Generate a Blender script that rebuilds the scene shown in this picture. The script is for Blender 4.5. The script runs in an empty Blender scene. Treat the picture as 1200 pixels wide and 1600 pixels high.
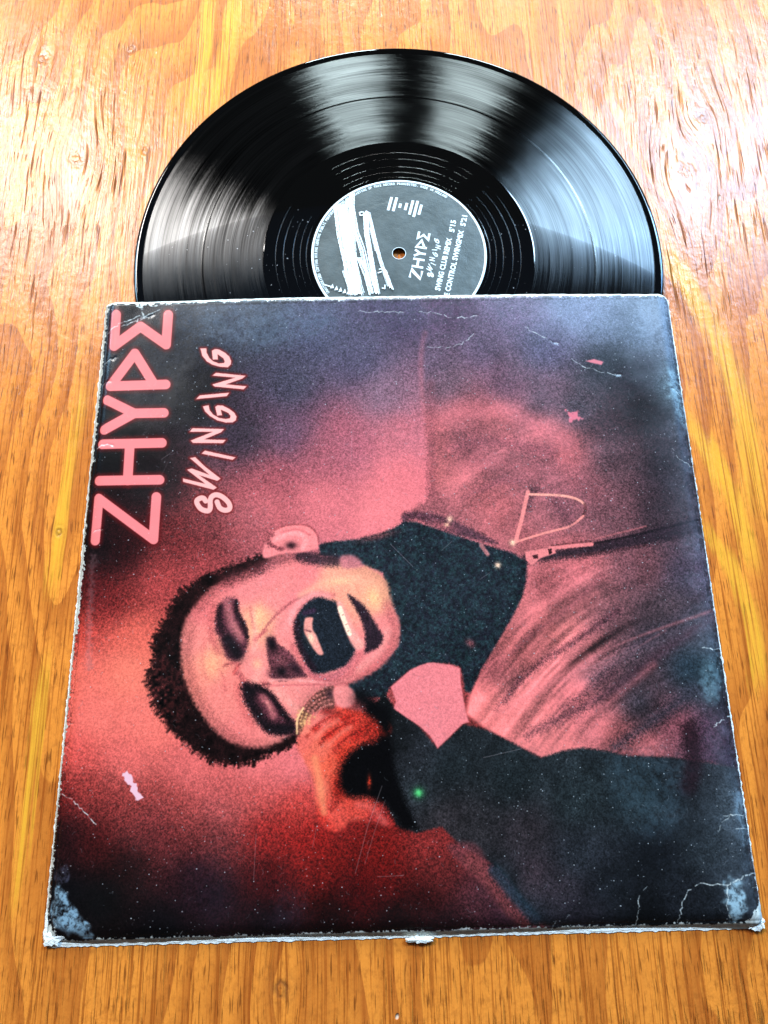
import bpy, bmesh, math, random
import numpy as np
from mathutils import Vector, Matrix
random.seed(7); rng = np.random.default_rng(7)
scene = bpy.context.scene
COL = scene.collection

# ------------------------------------------------------------------ camera
CAM = (-0.00855, -0.05483, 0.32969)
ROT = (0.265892, -0.004913, -0.021803)
FPX, PW, PH = 1040.0, 1200, 1600          # focal length in pixels of a 1200x1600 frame
cd = bpy.data.cameras.new('camera'); cam = bpy.data.objects.new('camera', cd); COL.objects.link(cam)
cam.location = CAM; cam.rotation_euler = ROT; cam.rotation_mode = 'XYZ'
cd.sensor_fit = 'VERTICAL'; cd.sensor_height = 36.0; cd.lens = 36.0 * FPX / PH
cd.clip_start = 0.01; cd.clip_end = 50
scene.camera = cam
scene.view_settings.view_transform = 'Standard'; scene.view_settings.look = 'None'
scene.view_settings.exposure = 0.30; scene.view_settings.gamma = 1.0

# ------------------------------------------------------------------ room light and windows
w = bpy.data.worlds.new('World'); scene.world = w; w.use_nodes = True
bg = w.node_tree.nodes['Background']
bg.inputs[0].default_value = (0.80, 0.90, 1.0, 1); bg.inputs[1].default_value = 0.07

def window_lamp(name, az, el, dist, sx, sy, power, color, tgt=(0, .17, 0)):
    a, e = math.radians(az), math.radians(el)
    tgt = Vector(tgt)
    d = Vector((math.sin(a) * math.cos(e), math.cos(a) * math.cos(e), math.sin(e)))
    l = bpy.data.lights.new(name, 'AREA'); l.shape = 'RECTANGLE'; l.size = sx; l.size_y = sy
    l.energy = power; l.color = color
    o = bpy.data.objects.new(name, l); COL.objects.link(o)
    o.location = tgt + d * dist
    o.rotation_euler = (-d).to_track_quat('-Z', 'Y').to_euler()
    return o
window_lamp('window_light', -34, 43, 1.4, 0.36, 0.32, 20, (1.0, 0.97, 0.94), (-.200, .245, 0))
window_lamp('window_light', 33, 43, 1.4, 0.50, 0.30, 26, (0.48, 0.74, 1.0), (.155, .245, 0))
window_lamp('window_light', -5, 18, 2.0, 0.32, 0.30, 34, (0.78, 0.97, 1.0), (0, .28, 0))
window_lamp('window_light', 14, 18, 2.0, 0.30, 0.30, 28, (0.78, 0.97, 1.0), (0, .28, 0))
window_lamp('window_light', 54, 24, 2.0, 0.50, 0.45, 34, (0.22, 0.52, 1.0), (.10, .19, 0))
window_lamp('window_light', -56, 26, 2.0, 0.40, 0.40, 11, (0.42, 0.72, 1.0), (-.10, .19, 0))

# ------------------------------------------------------------------ helpers
RCAM = np.array(Matrix.LocRotScale(None, cam.rotation_euler, None).to_3x3())
CAMV = np.array(CAM)
def at(px, py, z=0.0):
    "point of the place that the photograph shows at this pixel, on the level z"
    d = RCAM @ np.array([(px - PW / 2) / FPX, -(py - PH / 2) / FPX, -1.0])
    return CAMV + d * ((z - CAM[2]) / d[2])
def to_px(x, y, z):
    q0, q1, q2 = x - CAM[0], y - CAM[1], z - CAM[2]
    a = RCAM[0, 0] * q0 + RCAM[1, 0] * q1 + RCAM[2, 0] * q2
    b = RCAM[0, 1] * q0 + RCAM[1, 1] * q1 + RCAM[2, 1] * q2
    c = RCAM[0, 2] * q0 + RCAM[1, 2] * q1 + RCAM[2, 2] * q2
    return PW / 2 - FPX * a / c, PH / 2 + FPX * b / c
def lin(c):
    c = np.asarray(c, dtype=np.float32) / 255.0
    return np.where(c <= 0.04045, c / 12.92, ((c + 0.055) / 1.055) ** 2.4)
def empty(name, loc, label, cat):
    o = bpy.data.objects.new(name, None); COL.objects.link(o); o.location = loc
    o.empty_display_size = 0.02
    o['label'] = label; o['category'] = cat
    return o
def mesh_obj(name, verts, faces, mat, parent=None, smooth=True, uv=None):
    me = bpy.data.meshes.new(name); me.from_pydata([tuple(map(float, v)) for v in verts], [], faces)
    if uv is not None:
        l = me.uv_layers.new(name='UVMap')
        for lp in me.loops: l.data[lp.index].uv = uv[lp.vertex_index]
    me.materials.append(mat)
    if smooth: me.polygons.foreach_set('use_smooth', [True] * len(me.polygons))
    me.update()
    o = bpy.data.objects.new(name, me); COL.objects.link(o)
    if parent is not None: o.parent = parent
    return o

# a small language for node maths
class Nd:
    def __init__(s, t): s.t = t
    def new(s, kind): return s.t.nodes.new(kind)
class Val:
    def __init__(s, nd, sock): s.nd, s.k = nd, sock
    def _b(s, op, o, rev=False, o2=None):
        n = s.nd.new('ShaderNodeMath'); n.operation = op
        a, b = (o, s) if rev else (s, o)
        for i, v in enumerate((a, b, o2)):
            if v is None: continue
            if isinstance(v, Val): s.nd.t.links.new(v.k, n.inputs[i])
            else: n.inputs[i].default_value = v
        return Val(s.nd, n.outputs[0])
    def __add__(s, o): return s._b('ADD', o)
    __radd__ = __add__
    def __mul__(s, o): return s._b('MULTIPLY', o)
    __rmul__ = __mul__
    def __sub__(s, o): return s._b('SUBTRACT', o)
    def __rsub__(s, o): return s._b('SUBTRACT', o, True)
    def __truediv__(s, o): return s._b('DIVIDE', o)
    def sq(s): return s._b('MULTIPLY', s)
    def fract(s): return s._b('FRACT', None)
    def exp(s): return s._b('EXPONENT', None)
    def sqrt(s): return s._b('SQRT', None)
    def abs(s): return s._b('ABSOLUTE', None)
    def max(s, o): return s._b('MAXIMUM', o)
    def min(s, o): return s._b('MINIMUM', o)
    def pow(s, o): return s._b('POWER', o)
    def atan2(s, o): return s._b('ARCTAN2', o)
    def sin(s): return s._b('SINE', None)
    def ss(s, a, b):
        n = s.nd.new('ShaderNodeMapRange'); n.interpolation_type = 'SMOOTHSTEP'
        s.nd.t.links.new(s.k, n.inputs[0]); n.inputs[1].default_value = a; n.inputs[2].default_value = b
        return Val(s.nd, n.outputs[0])
def vec(nd, x, y, z=0.0):
    n = nd.new('ShaderNodeCombineXYZ')
    for i, v in enumerate((x, y, z)):
        if isinstance(v, Val): nd.t.links.new(v.k, n.inputs[i])
        else: n.inputs[i].default_value = v
    return n.outputs[0]
def noise(nd, v, scale=1.0, detail=2.0, rough=0.5):
    n = nd.new('ShaderNodeTexNoise'); n.inputs['Scale'].default_value = scale
    n.inputs['Detail'].default_value = detail; n.inputs['Roughness'].default_value = rough
    nd.t.links.new(v, n.inputs['Vector']); return Val(nd, n.outputs[0])
def mix(nd, f, a, b):
    n = nd.new('ShaderNodeMix'); n.data_type = 'RGBA'
    for i, v in ((0, f), (6, a), (7, b)):
        if isinstance(v, Val): nd.t.links.new(v.k, n.inputs[i])
        elif i == 0: n.inputs[i].default_value = v
        elif isinstance(v, tuple): n.inputs[i].default_value = (*v, 1)
        else: nd.t.links.new(v, n.inputs[i])
    return n.outputs[2]
def material(name):
    m = bpy.data.materials.new(name); m.use_nodes = True
    nd = Nd(m.node_tree); b = m.node_tree.nodes['Principled BSDF']
    return m, nd, b
def setv(nd, b, key, v):
    if isinstance(v, Val): nd.t.links.new(v.k, b.inputs[key])
    elif hasattr(v, 'node'): nd.t.links.new(v, b.inputs[key])
    else: b.inputs[key].default_value = v
def bump(nd, h, strength, dist, prev=None):
    n = nd.new('ShaderNodeBump'); n.inputs['Strength'].default_value = strength; n.inputs['Distance'].default_value = dist
    nd.t.links.new(h.k if isinstance(h, Val) else h, n.inputs['Height'])
    if prev is not None: nd.t.links.new(prev, n.inputs['Normal'])
    return n.outputs[0]
def objxy(nd):
    tc = nd.new('ShaderNodeTexCoord'); s = nd.new('ShaderNodeSeparateXYZ')
    nd.t.links.new(tc.outputs['Object'], s.inputs[0])
    return Val(nd, s.outputs[0]), Val(nd, s.outputs[1]), Val(nd, s.outputs[2]), tc

# ------------------------------------------------------------------ the table top
def wood():
    m, nd, b = material('varnished_pine')
    x, y, z, tc = objxy(nd)
    P = vec(nd, x, y)
    xs, core = x, None
    # knots: place (pixel), radius in metres, how strongly the grain bends round it
    knots = [((120, 250), .016, .7), ((228, 236), .008, .4), ((205, 78), .009, .5), ((1096, 182), .014, .8),
             ((1070, 268), .020, .9), ((440, 1545), .010, .5), ((92, 832), .006, .3), ((66, 92), .012, .5)]
    for (px, py), r, s in knots:
        k = at(px, py)
        dx, dy = x - float(k[0]), (y - float(k[1])) * 0.55
        e = ((dx.sq() + dy.sq()) * (-1 / (r * r))).exp()
        xs = xs - dx * e * s
        rr = (dx.sq() + dy.sq() * 2.4).sqrt()
        kn = noise(nd, vec(nd, x * 300.0, y * 160.0, px * .1), 1.0, 2.0, .6)
        c = (rr.sq() * (-1 / (r * r * .18))).exp() * ((rr * (15.0 / r) + kn * 9.0).sin() * .35 + kn * .9 + .1)
        core = c if core is None else core.max(c)
    # growth rings cut flat
    lo = noise(nd, vec(nd, xs * 7.0, y * 2.6), 1.0, 3.0, .45)
    lo2 = noise(nd, vec(nd, xs * 26.0, y * 3.0, 4.0), 1.0, 2.0, .5)
    g = xs * 30.0 + lo * 15.0 + lo2 * 1.3
    ring = g.fract()
    late = ring.ss(.15, .95) * (1.0 - ring.ss(.975, 1.0))
    fib = noise(nd, vec(nd, xs * 950.0, y * 14.0, 1.0), 1.0, 3.0, .6)
    fib2 = noise(nd, vec(nd, xs * 300.0, y * 6.0, 7.0), 1.0, 3.0, .55)
    blot = noise(nd, vec(nd, x * 14.0, y * 8.0, 3.0), 1.0, 4.0, .6)
    mott = noise(nd, vec(nd, x * 420.0, y * 260.0, 9.0), 1.0, 3.0, .6)
    c = mix(nd, late * (fib2 * .9 + .35), (.80, .240, .030), (.40, .085, .011))
    c = mix(nd, (fib - .35).max(0.0) * 1.0, c, (.68, .225, .032))
    c = mix(nd, (1.0 - fib.ss(.34, .50)) * .80, c, (.30, .062, .007))
    c = mix(nd, blot.ss(.45, .8) * .4, c, (.42, .105, .010))
    c = mix(nd, mott.ss(.46, .72) * .42, c, (.33, .085, .012))
    pore = noise(nd, vec(nd, xs * 1250.0, y * 80.0, 17.0), 1.0, 1.0, .4).ss(.60, .70)
    c = mix(nd, pore * .75, c, (.15, .034, .005))
    # broad bands of yellow early wood that lean across the grain
    bands = [([(1050, 412), (1100, 475), (1137, 575), (1162, 675), (1182, 775)], .0065),
             ([(1085, 675), (1115, 705), (1149, 803), (1178, 884)], .0050),
             ([(1113, 844), (1153, 893), (1170, 966), (1186, 1067)], .0045),
             ([(330, 0), (318, 90), (300, 170)], .004), ([(372, 0), (350, 90), (330, 160)], .005),
             ([(70, 1060), (52, 1200), (25, 1400)], .0025), ([(128, 620), (104, 760), (84, 900)], .0035)]
    band = None
    for pts, wd in bands:
        q = np.array([at(*p)[:2] for p in pts]); co = np.polyfit(q[:, 1], q[:, 0], 2)
        xc = (y * float(co[0]) + float(co[1])) * y + float(co[2])
        ym, yh = q[:, 1].mean(), np.ptp(q[:, 1]) / 2 * 1.15
        e = (((x + (fib2 - .5) * .012 + (fib - .5) * .006) - xc) * (1 / wd)).sq().sq() + ((y - float(ym)) * (1 / yh)).sq().sq().sq()
        e = (e * -1.0).exp(); band = e if band is None else band.max(e)
    c = mix(nd, band * (fib.ss(.30, .62) * .75 + .15), c, (.80, .36, .028))
    # checks: short dark cracks along the grain, in patches
    patch = noise(nd, vec(nd, x * 11.0, y * 7.0, 12.0), 1.0, 2.0, .5).ss(.44, .62)
    kl = at(90, 260); el = (((x - float(kl[0])).sq() * 190.0 + (y - float(kl[1])).sq() * 90.0) * -1.0).exp()
    kr = at(1085, 260); er = (((x - float(kr[0])).sq() * 300.0 + (y - float(kr[1])).sq() * 80.0) * -1.0).exp()
    yb = at(600, 1500); eb = y.ss(float(yb[1]) + .02, float(yb[1]) - .03)
    patch = (patch * .35 + el + er + eb * .6).min(1.0)
    ck = noise(nd, vec(nd, xs * 440.0 + lo2 * 3.0, y * 22.0, 20.0), 1.0, 2.0, .5)
    ck2 = noise(nd, vec(nd, xs * 1000.0, y * 60.0, 25.0), 1.0, 1.0, .4)
    cl = noise(nd, vec(nd, x * 34.0, y * 20.0, 41.0), 1.0, 2.0, .5).ss(.38, .60)
    patch = patch * (cl * .65 + .35)
    crack = (ck.ss(.60, .70) + ck2.ss(.66, .74) * .7).min(1.0) * patch
    c = mix(nd, crack * .80, c, (.11, .030, .007))
    c = mix(nd, core * .75, c, (.14, .045, .016))
    nick = noise(nd, vec(nd, x * 130.0, y * 60.0, 31.0), 1.0, 1.0, .3).ss(.79, .81)
    c = mix(nd, nick * .8, c, (.75, .60, .45))
    setv(nd, b, 'Base Color', c)
    setv(nd, b, 'Roughness', fib2 * .12 + blot * .08 + .19 + crack * .3)
    setv(nd, b, 'Specular IOR Level', (1.0 - crack * .9) * .34)
    peel = noise(nd, vec(nd, x * 330.0 + lo2 * 6.0, y * 210.0, 2.0), 1.0, 3.0, .55)
    wav = noise(nd, vec(nd, x * 60.0, y * 30.0, 6.0), 1.0, 2.0, .5)
    h = fib * .20 + fib2 * .16 - crack * .9 + peel * (.10 + patch * .30) + wav * .4 - nick * .5 - core * .3
    setv(nd, b, 'Normal', bump(nd, h, 1.0, .0010))
    return m
def table():
    m = wood()
    bm = bmesh.new()
    X0, X1, Y0, Y1, T = -.48, .48, -.42, .62, .018
    bmesh.ops.create_cube(bm, size=1, matrix=Matrix.LocRotScale(Vector(((X0 + X1) / 2, (Y0 + Y1) / 2, -T / 2)), None, Vector((X1 - X0, Y1 - Y0, T))))
    bmesh.ops.bevel(bm, geom=bm.edges[:], offset=.003, segments=2, affect='EDGES')
    me = bpy.data.meshes.new('wooden_tabletop'); bm.to_mesh(me); bm.free(); me.materials.append(m)
    o = bpy.data.objects.new('wooden_tabletop', me); COL.objects.link(o)
    o['label'] = 'orange varnished wooden tabletop with knots and cracked grain under the record and sleeve'
    o['category'] = 'table'
table()

# ------------------------------------------------------------------ the sleeve print, drawn as flat ink
S = 0.314; N = 1500; ZP = 0.0035
ju = (np.arange(N, dtype=np.float32) + .5) / N
UX, UY = np.meshgrid((ju - .5) * S, (ju - .5) * S)          # row 0 is the bottom of the sleeve
X, Y = [a.astype(np.float32) for a in to_px(UX, UY, ZP)]    # where each texel stands in the photograph

def upsample(a, n):
    g = np.linspace(0, a.shape[0] - 1.001, n[0]); h = np.linspace(0, a.shape[1] - 1.001, n[1])
    i, j = g.astype(int), h.astype(int); f, e = (g - i)[:, None], (h - j)[None, :]
    f = f * f * (3 - 2 * f); e = e * e * (3 - 2 * e)
    if a.ndim == 3: f, e = f[..., None], e[..., None]
    A, B, C, D = a[np.ix_(i, j)], a[np.ix_(i, j + 1)], a[np.ix_(i + 1, j)], a[np.ix_(i + 1, j + 1)]
    return ((A * (1 - e) + B * e) * (1 - f) + (C * (1 - e) + D * e) * f).astype(np.float32)
def vn(cy, cx=None): return upsample(rng.random((int(cy) + 2, int(cx or cy) + 2)), (N, N))
def fbm(c, o=4, r=.55, ax=1.0):
    t, a, s = 0, 1.0, 0
    for k in range(o):
        if c * 2 ** k > N: break
        t = t + a * vn(c * 2 ** k, c * ax * 2 ** k if c * ax * 2 ** k < N else N); s += a; a *= r
    return t / s
def sm(d, a, b):
    t = np.clip((d - a) / (b - a), 0, 1); return t * t * (3 - 2 * t)
def spline(p, closed=True, n=6):
    p = np.array(p, float); L = len(p); out = []
    for i in range(L if closed else L - 1):
        g = (lambda k: p[k % L]) if closed else (lambda k: p[min(max(k, 0), L - 1)])
        a, b_, c, d = g(i - 1), g(i), g(i + 1), g(i + 2)
        for t in np.arange(n) / n:
            out.append(.5 * (2 * b_ + (c - a) * t + (2 * a - 5 * b_ + 4 * c - d) * t * t + (3 * b_ - a - 3 * c + d) * t ** 3))
    if not closed: out.append(p[-1])
    return np.array(out)
def boxof(p, pad):
    m = (X > p[:, 0].min() - pad) & (X < p[:, 0].max() + pad) & (Y > p[:, 1].min() - pad) & (Y < p[:, 1].max() + pad)
    r = np.where(m.any(1))[0]; c = np.where(m.any(0))[0]
    if len(r) == 0 or len(c) == 0: return None
    return slice(r[0], r[-1] + 1), slice(c[0], c[-1] + 1)
def segd(x, y, a, b):
    d = b - a; L = max(d @ d, 1e-9); t = np.clip(((x - a[0]) * d[0] + (y - a[1]) * d[1]) / L, 0, 1)
    return (x - a[0] - t * d[0]) ** 2 + (y - a[1] - t * d[1]) ** 2
def sdf(p, x, y):
    dm = np.full(x.shape, 1e9, np.float32); ins = np.zeros(x.shape, bool)
    for a, b in zip(p, np.roll(p, -1, 0)):
        dm = np.minimum(dm, segd(x, y, a, b))
        if a[1] != b[1]:
            c = ((a[1] > y) != (b[1] > y)) & (x < (b[0] - a[0]) * (y - a[1]) / (b[1] - a[1]) + a[0]); ins ^= c
    d = np.sqrt(dm); return np.where(ins, -d, d)
FINE = vn(N - 2) - .5; GR2 = vn(700) - .5; GR3 = vn(260) - .5; J1 = vn(330) - .5; J2 = vn(120) - .5
GR4 = vn(430) - .5; GRAIN = FINE * .5 + GR2 * 1.1 + GR4 * .45 + GR3 * .2; EDGE = FINE * .6 + GR2 * .6
IMG = np.zeros((N, N, 3), np.float32)        # sRGB 0..255
def field(samples, p=2.0, s=14.0, grid=220):
    i = np.linspace(0, N - 1, grid).astype(int); x, y = X[np.ix_(i, i)], Y[np.ix_(i, i)]
    t = np.zeros((grid, grid, 3)); ws = np.zeros((grid, grid, 1))
    for sx, sy, c in samples:
        w_ = (1.0 / ((x - sx) ** 2 + (y - sy) ** 2 + s * s) ** p)[..., None]
        t += w_ * np.array(c); ws += w_
    return upsample(t / ws, (N, N))
def paint(sl, a, color):
    a = np.clip(a, 0, 1)[..., None]
    if isinstance(color, np.ndarray) and color.ndim == 3: c = color[sl]
    else: c = np.array(color, np.float32)
    IMG[sl] = IMG[sl] * (1 - a) + c * a
def poly(pts, color, feather=3.0, alpha=1.0, smooth=True, jit=0.0, jfield=None, grow=0.0, tr=None):
    p = np.array(pts, float)
    if tr: p = np.array([[tr[0] + q[0] / tr[2], tr[1] + q[1] / tr[2]] for q in p])
    if smooth: p = spline(p)
    sl = boxof(p, feather * 2 + abs(jit) + 4)
    if sl is None: return
    d = sdf(p, X[sl], Y[sl]) - grow
    if jit: d = d + (J1 if jfield is None else jfield)[sl] * 2 * jit
    d = d + EDGE[sl] * feather * .8
    paint(sl, (1 - sm(d, -feather, feather)) * alpha, color)
def stroke(pts, hw, color, feather=1.0, alpha=1.0, curve=False, tr=None, taper=None, jit=0.0):
    p = np.array(pts, float)
    if tr: p = np.array([[tr[0] + q[0] / tr[2], tr[1] + q[1] / tr[2]] for q in p]); 
    if curve: p = spline(p, False)
    sl = boxof(p, hw + feather * 2 + 4)
    if sl is None: return
    x, y = X[sl], Y[sl]; n = len(p) - 1; best = np.full(x.shape, 1e9, np.float32)
    for i in range(n):
        d = np.sqrt(segd(x, y, p[i], p[i + 1]))
        if taper: f = i / max(n - 1, 1); d = d - hw * (taper[0] * (1 - f) + taper[1] * f)
        else: d = d - hw
        best = np.minimum(best, d)
    if jit: best = best + J1[sl] * 2 * jit
    if feather > 2: best = best + EDGE[sl] * feather
    paint(sl, (1 - sm(best, -feather, feather)) * alpha, color)
def blob(cx, cy, rx, ry, color, alpha=1.0, ang=0.0):
    p = np.array([[cx - rx * 2.2 - ry, cy - ry * 2.2 - rx], [cx + rx * 2.2 + ry, cy + ry * 2.2 + rx]]); sl = boxof(p, 2)
    if sl is None: return
    c, s_ = math.cos(math.radians(ang)), math.sin(math.radians(ang)); dx, dy = X[sl] - cx, Y[sl] - cy
    u, v = (dx * c + dy * s_) / rx, (-dx * s_ + dy * c) / ry
    paint(sl, np.exp(-(u * u + v * v)) * alpha * np.clip(1 + EDGE[sl] * .6, 0, 2), color)

BG = [(170,490,(10,12,16)),(170,700,(8,8,10)),(215,520,(22,24,30)),(250,560,(26,28,34)),(300,620,(16,15,18)),(230,750,(14,8,10)),(300,480,(38,46,56)),(400,500,(48,50,60)),(500,520,(62,58,74)),
(600,480,(58,42,60)),(560,560,(70,60,76)),(450,600,(60,54,66)),(600,620,(120,84,94)),(380,680,(46,36,44)),(450,680,(92,60,74)),(550,690,(165,82,90)),(620,680,(190,94,98)),
(620,740,(226,108,108)),(500,780,(220,106,106)),(600,800,(236,116,114)),(430,750,(150,68,72)),(500,720,(160,78,84)),(330,830,(106,42,42)),(280,850,(88,28,28)),(380,820,(168,76,76)),(200,860,(30,8,10)),
(420,790,(196,92,92)),(150,860,(10,6,8)),(140,930,(64,14,16)),(175,950,(110,28,28)),(250,905,(170,60,56)),(300,880,(160,60,58)),(130,985,(190,58,48)),(200,990,(234,98,78)),(120,1050,(240,104,84)),(200,1050,(246,116,92)),
(150,1120,(242,110,94)),(230,1130,(242,110,94)),(110,1180,(226,82,72)),(200,1190,(228,98,88)),(300,1205,(232,102,94)),(95,1250,(96,22,22)),(130,1240,(150,50,44)),(200,1258,(150,54,48)),(280,1260,(160,60,54)),
(400,1205,(238,112,106)),(400,1245,(190,72,64)),(455,1200,(236,112,108)),(465,1255,(196,56,46)),(340,1250,(190,78,72)),(100,1300,(18,8,10)),(150,1310,(52,12,12)),(250,1310,(86,28,28)),(330,1310,(104,38,36)),(420,1300,(134,24,20)),
(480,1315,(138,22,18)),(100,1390,(6,6,8)),(160,1400,(5,5,5)),(200,1350,(18,7,7)),(300,1370,(30,14,18)),(330,1400,(20,10,14)),(420,1380,(58,10,10)),(500,1360,(106,18,14)),(600,1370,(90,14,12)),(600,1330,(112,20,16)),
(520,1430,(14,4,4)),(620,1435,(10,3,3)),(420,1435,(12,6,9)),(250,1450,(7,5,7)),(690,1370,(92,28,26)),(740,1400,(76,36,40)),(790,1440,(48,24,30)),(665,1325,(132,38,34)),(560,1400,(58,8,8)),(660,1410,(36,8,8)),
(700,1440,(26,10,12)),(240,1290,(118,40,38)),(180,1275,(110,36,34)),(90,1100,(238,100,86)),(100,1010,(226,84,68))]
JK = [(640,520,(70,50,70)),(700,480,(66,38,58)),(700,600,(112,78,90)),(680,560,(94,70,86)),(750,540,(88,68,86)),(850,540,(86,76,100)),(950,500,(92,94,116)),(1000,520,(76,80,98)),(900,480,(112,112,140)),(800,480,(98,72,98)),(1035,480,(90,94,108)),
(720,650,(180,90,94)),(680,690,(196,92,94)),(780,650,(196,96,98)),(850,682,(208,104,108)),(880,697,(194,90,92)),(730,695,(160,78,84)),(800,730,(148,76,80)),(900,640,(62,52,60)),(850,620,(96,70,82)),(790,600,(110,74,90)),(950,570,(40,40,46)),
(1000,580,(24,14,20)),(1010,640,(30,18,20)),(960,650,(52,32,36)),(1050,600,(76,88,98)),(960,720,(92,60,66)),(1040,740,(50,38,44)),(1030,800,(62,42,48)),(910,770,(150,78,84)),(960,800,(116,68,74)),(720,760,(184,90,92)),(780,790,(184,90,92)),
(850,720,(150,76,82)),(690,740,(190,92,92)),(680,790,(150,76,80)),(900,885,(196,94,96)),(1000,880,(140,78,84)),(1080,900,(96,72,90)),(860,915,(166,80,82)),(930,930,(164,88,90)),(1050,950,(96,68,74)),(820,965,(222,108,108)),(880,980,(224,112,108)),
(960,975,(108,62,66)),(1010,995,(58,44,50)),(1090,990,(62,56,64)),(770,1035,(140,66,68)),(790,1000,(196,94,92)),(840,1050,(232,114,112)),(920,1010,(170,84,84)),(760,1110,(238,116,112)),(820,1110,(240,119,116)),(900,1100,(222,106,106)),
(940,1050,(110,64,68)),(860,1160,(240,119,116)),(1000,1050,(78,54,60)),(1080,1045,(34,48,58)),(1000,1105,(52,50,58)),(950,1140,(196,94,94)),(1050,1125,(150,74,82)),(1000,1160,(218,106,108)),(1110,1150,(92,54,72)),(1110,1050,(58,78,88)),(1130,1085,(30,28,34)),(1150,1180,(60,44,60))]
IMG[:] = field(BG, 2.2, 40)  # top samples of both fields hold some reflected window haze as colour
JF = field(JK, 2.0, 28)
# shade of the jacket weave inside the print
JF = JF * (1 + (fbm(22, 4, .6) - .5)[..., None] * .40)
JF = JF * (1 - .22 * sm(X, 880, 1080) * sm(Y, 540, 640))[..., None]
_c, _s = math.cos(math.radians(-36)), math.sin(math.radians(-36))
_al, _ac = X * _c + Y * _s, -X * _s + Y * _c; _ac = _ac + 26 * np.sin(_al / 95.0)
def sample(a, u, v):
    u = np.clip(u, 0, a.shape[0] - 1.01); v = np.clip(v, 0, a.shape[1] - 1.01); i, j = u.astype(int), v.astype(int); f, e = u - i, v - j
    f = f * f * (3 - 2 * f); e = e * e * (3 - 2 * e)
    return (a[i, j] * (1 - e) + a[i, j + 1] * e) * (1 - f) + (a[i + 1, j] * (1 - e) + a[i + 1, j + 1] * e) * f
_k = sum(sample(rng.random((420, 60)) - .5, (_ac - _ac.min()) / q, (_al - _al.min()) / (q * 9)) * w_ for q, w_ in ((26, .9), (11, .7), (5, .45)))
_m = np.exp(-(((X - 900) / 190) ** 2 + ((Y - 1040) / 120) ** 2)) + .35 * np.exp(-(((X - 800) / 150) ** 2 + ((Y - 720) / 90) ** 2))
JF = JF * np.clip(1 + _k * 1.15 * _m, .3, 1.35)[..., None]
JF = JF * np.array((.97, .97, .93), np.float32)
poly([(640,440),(668,500),(660,555),(662,640),(668,720),(668,780),(640,802),(700,832),(760,850),(800,862),(825,878),(822,910),(800,965),(770,1010),(735,1083),(728,1115),(760,1140),(845,1185),(940,1175),(1110,1192),(1240,1230),(1240,440)], JF, 5, smooth=False)
stroke([(664,520),(658,560),(661,640),(667,700),(668,770)], 4, (218,106,108), 4, .22, True)
stroke([(672,600),(674,680),(674,770)], 7, (130,62,68), 7, .32, True)
# folds and seams of the jacket
PKL = (240,120,116)
for pts, hw, c, al in [
    ([(790,1098),(815,1062),(850,1032),(900,1000),(965,955)], 6, (70,34,38), .75), ([(775,1110),(800,1075),(812,1060)], 5, (60,30,34), .55),
    ([(825,1148),(880,1120),(950,1082),(1040,1015),(1120,960)], 10, (66,36,42), .7), ([(880,1105),(930,1072),(960,1050)], 7, (80,42,46), .6),
    ([(962,1166),(1000,1140),(1040,1112),(1085,1080)], 12, (44,40,46), .85), ([(930,1060),(1010,1000),(1120,930)], 12, (50,38,44), .6),
    ([(800,1020),(840,985),(900,940),(940,900)], 5, (150,74,76), .6), ([(830,1010),(880,960),(930,930)], 9, PKL, .35),
    ([(770,1120),(840,1080),(920,1030)], 8, PKL, .5), ([(900,1130),(960,1090),(1020,1040)], 6, (190,92,92), .45),
    ([(880,1065),(960,1010),(1120,952)], 2.5, (178,96,96), .6), ([(940,1045),(1040,985)], 2, (140,84,86), .5),
    ([(690,655),(760,640),(830,660),(885,690)], 13, (214,106,108), .55), ([(700,700),(770,690),(860,705)], 8, (140,68,74), .5),
    ([(720,780),(770,755),(815,750)], 5, (150,74,78), .6), ([(750,770),(790,745)], 4, (140,70,74), .5), ([(860,770),(890,800)], 12, (120,64,68), .5),
    ([(700,735),(760,722),(830,735)], 10, (206,100,102), .4)]:
    stroke(pts, hw * .8, c, hw * 1.15, al, True, taper=(.3, 1.2))
# flap and zip
stroke([(822,872),(900,862),(1000,842),(1110,815)], 8, (40,26,31), 6, .95, True, taper=(.8, 1.7))
stroke([(925,850),(1010,832),(1105,808)], 1.6, (22,14,17), 1.4, .8, True); stroke([(930,842),(1010,822)], 1.2, (190,96,94), 1.4, .6, True)
stroke([(860,856),(925,850)], 3.0, (226,116,110), 1.2); stroke([(862,852),(922,845)], 1.5, (90,40,40), 1, .6)
poly([(820,862),(842,858),(866,855),(869,864),(845,872),(832,883),(822,876)], (226,118,112), 1.5, smooth=False)
poly([(856,858),(862,857),(863,864),(858,866)], (60,24,26), 1, smooth=False); poly([(832,868),(840,866),(841,872),(834,873)], (60,24,26), 1, smooth=False)
stroke([(866,872),(930,864),(1010,852)], 2, (70,36,38), 2, .6)
stroke([(838,765),(830,770),(825,790)], 7, (70,34,38), 5, .6, True)
stroke([(806,845),(815,812),(825,768)], 3.2, (232,124,114), 1.0)
stroke([(828,772),(878,774),(903,780),(914,788)], 1.9, (244,150,128), 1.0, 1, True)
stroke([(914,788),(916,795),(912,806)], 2.5, (80,36,36), 1.5, .8)
stroke([(912,806),(890,822),(850,833),(808,846)], 1.8, (236,130,116), 1.0, 1, True)
blob(801, 848, 4.5, 4.5, (255,190,150), 1)
stroke([(868,785),(890,812)], 9, (110,54,58), 7, .6)
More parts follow.
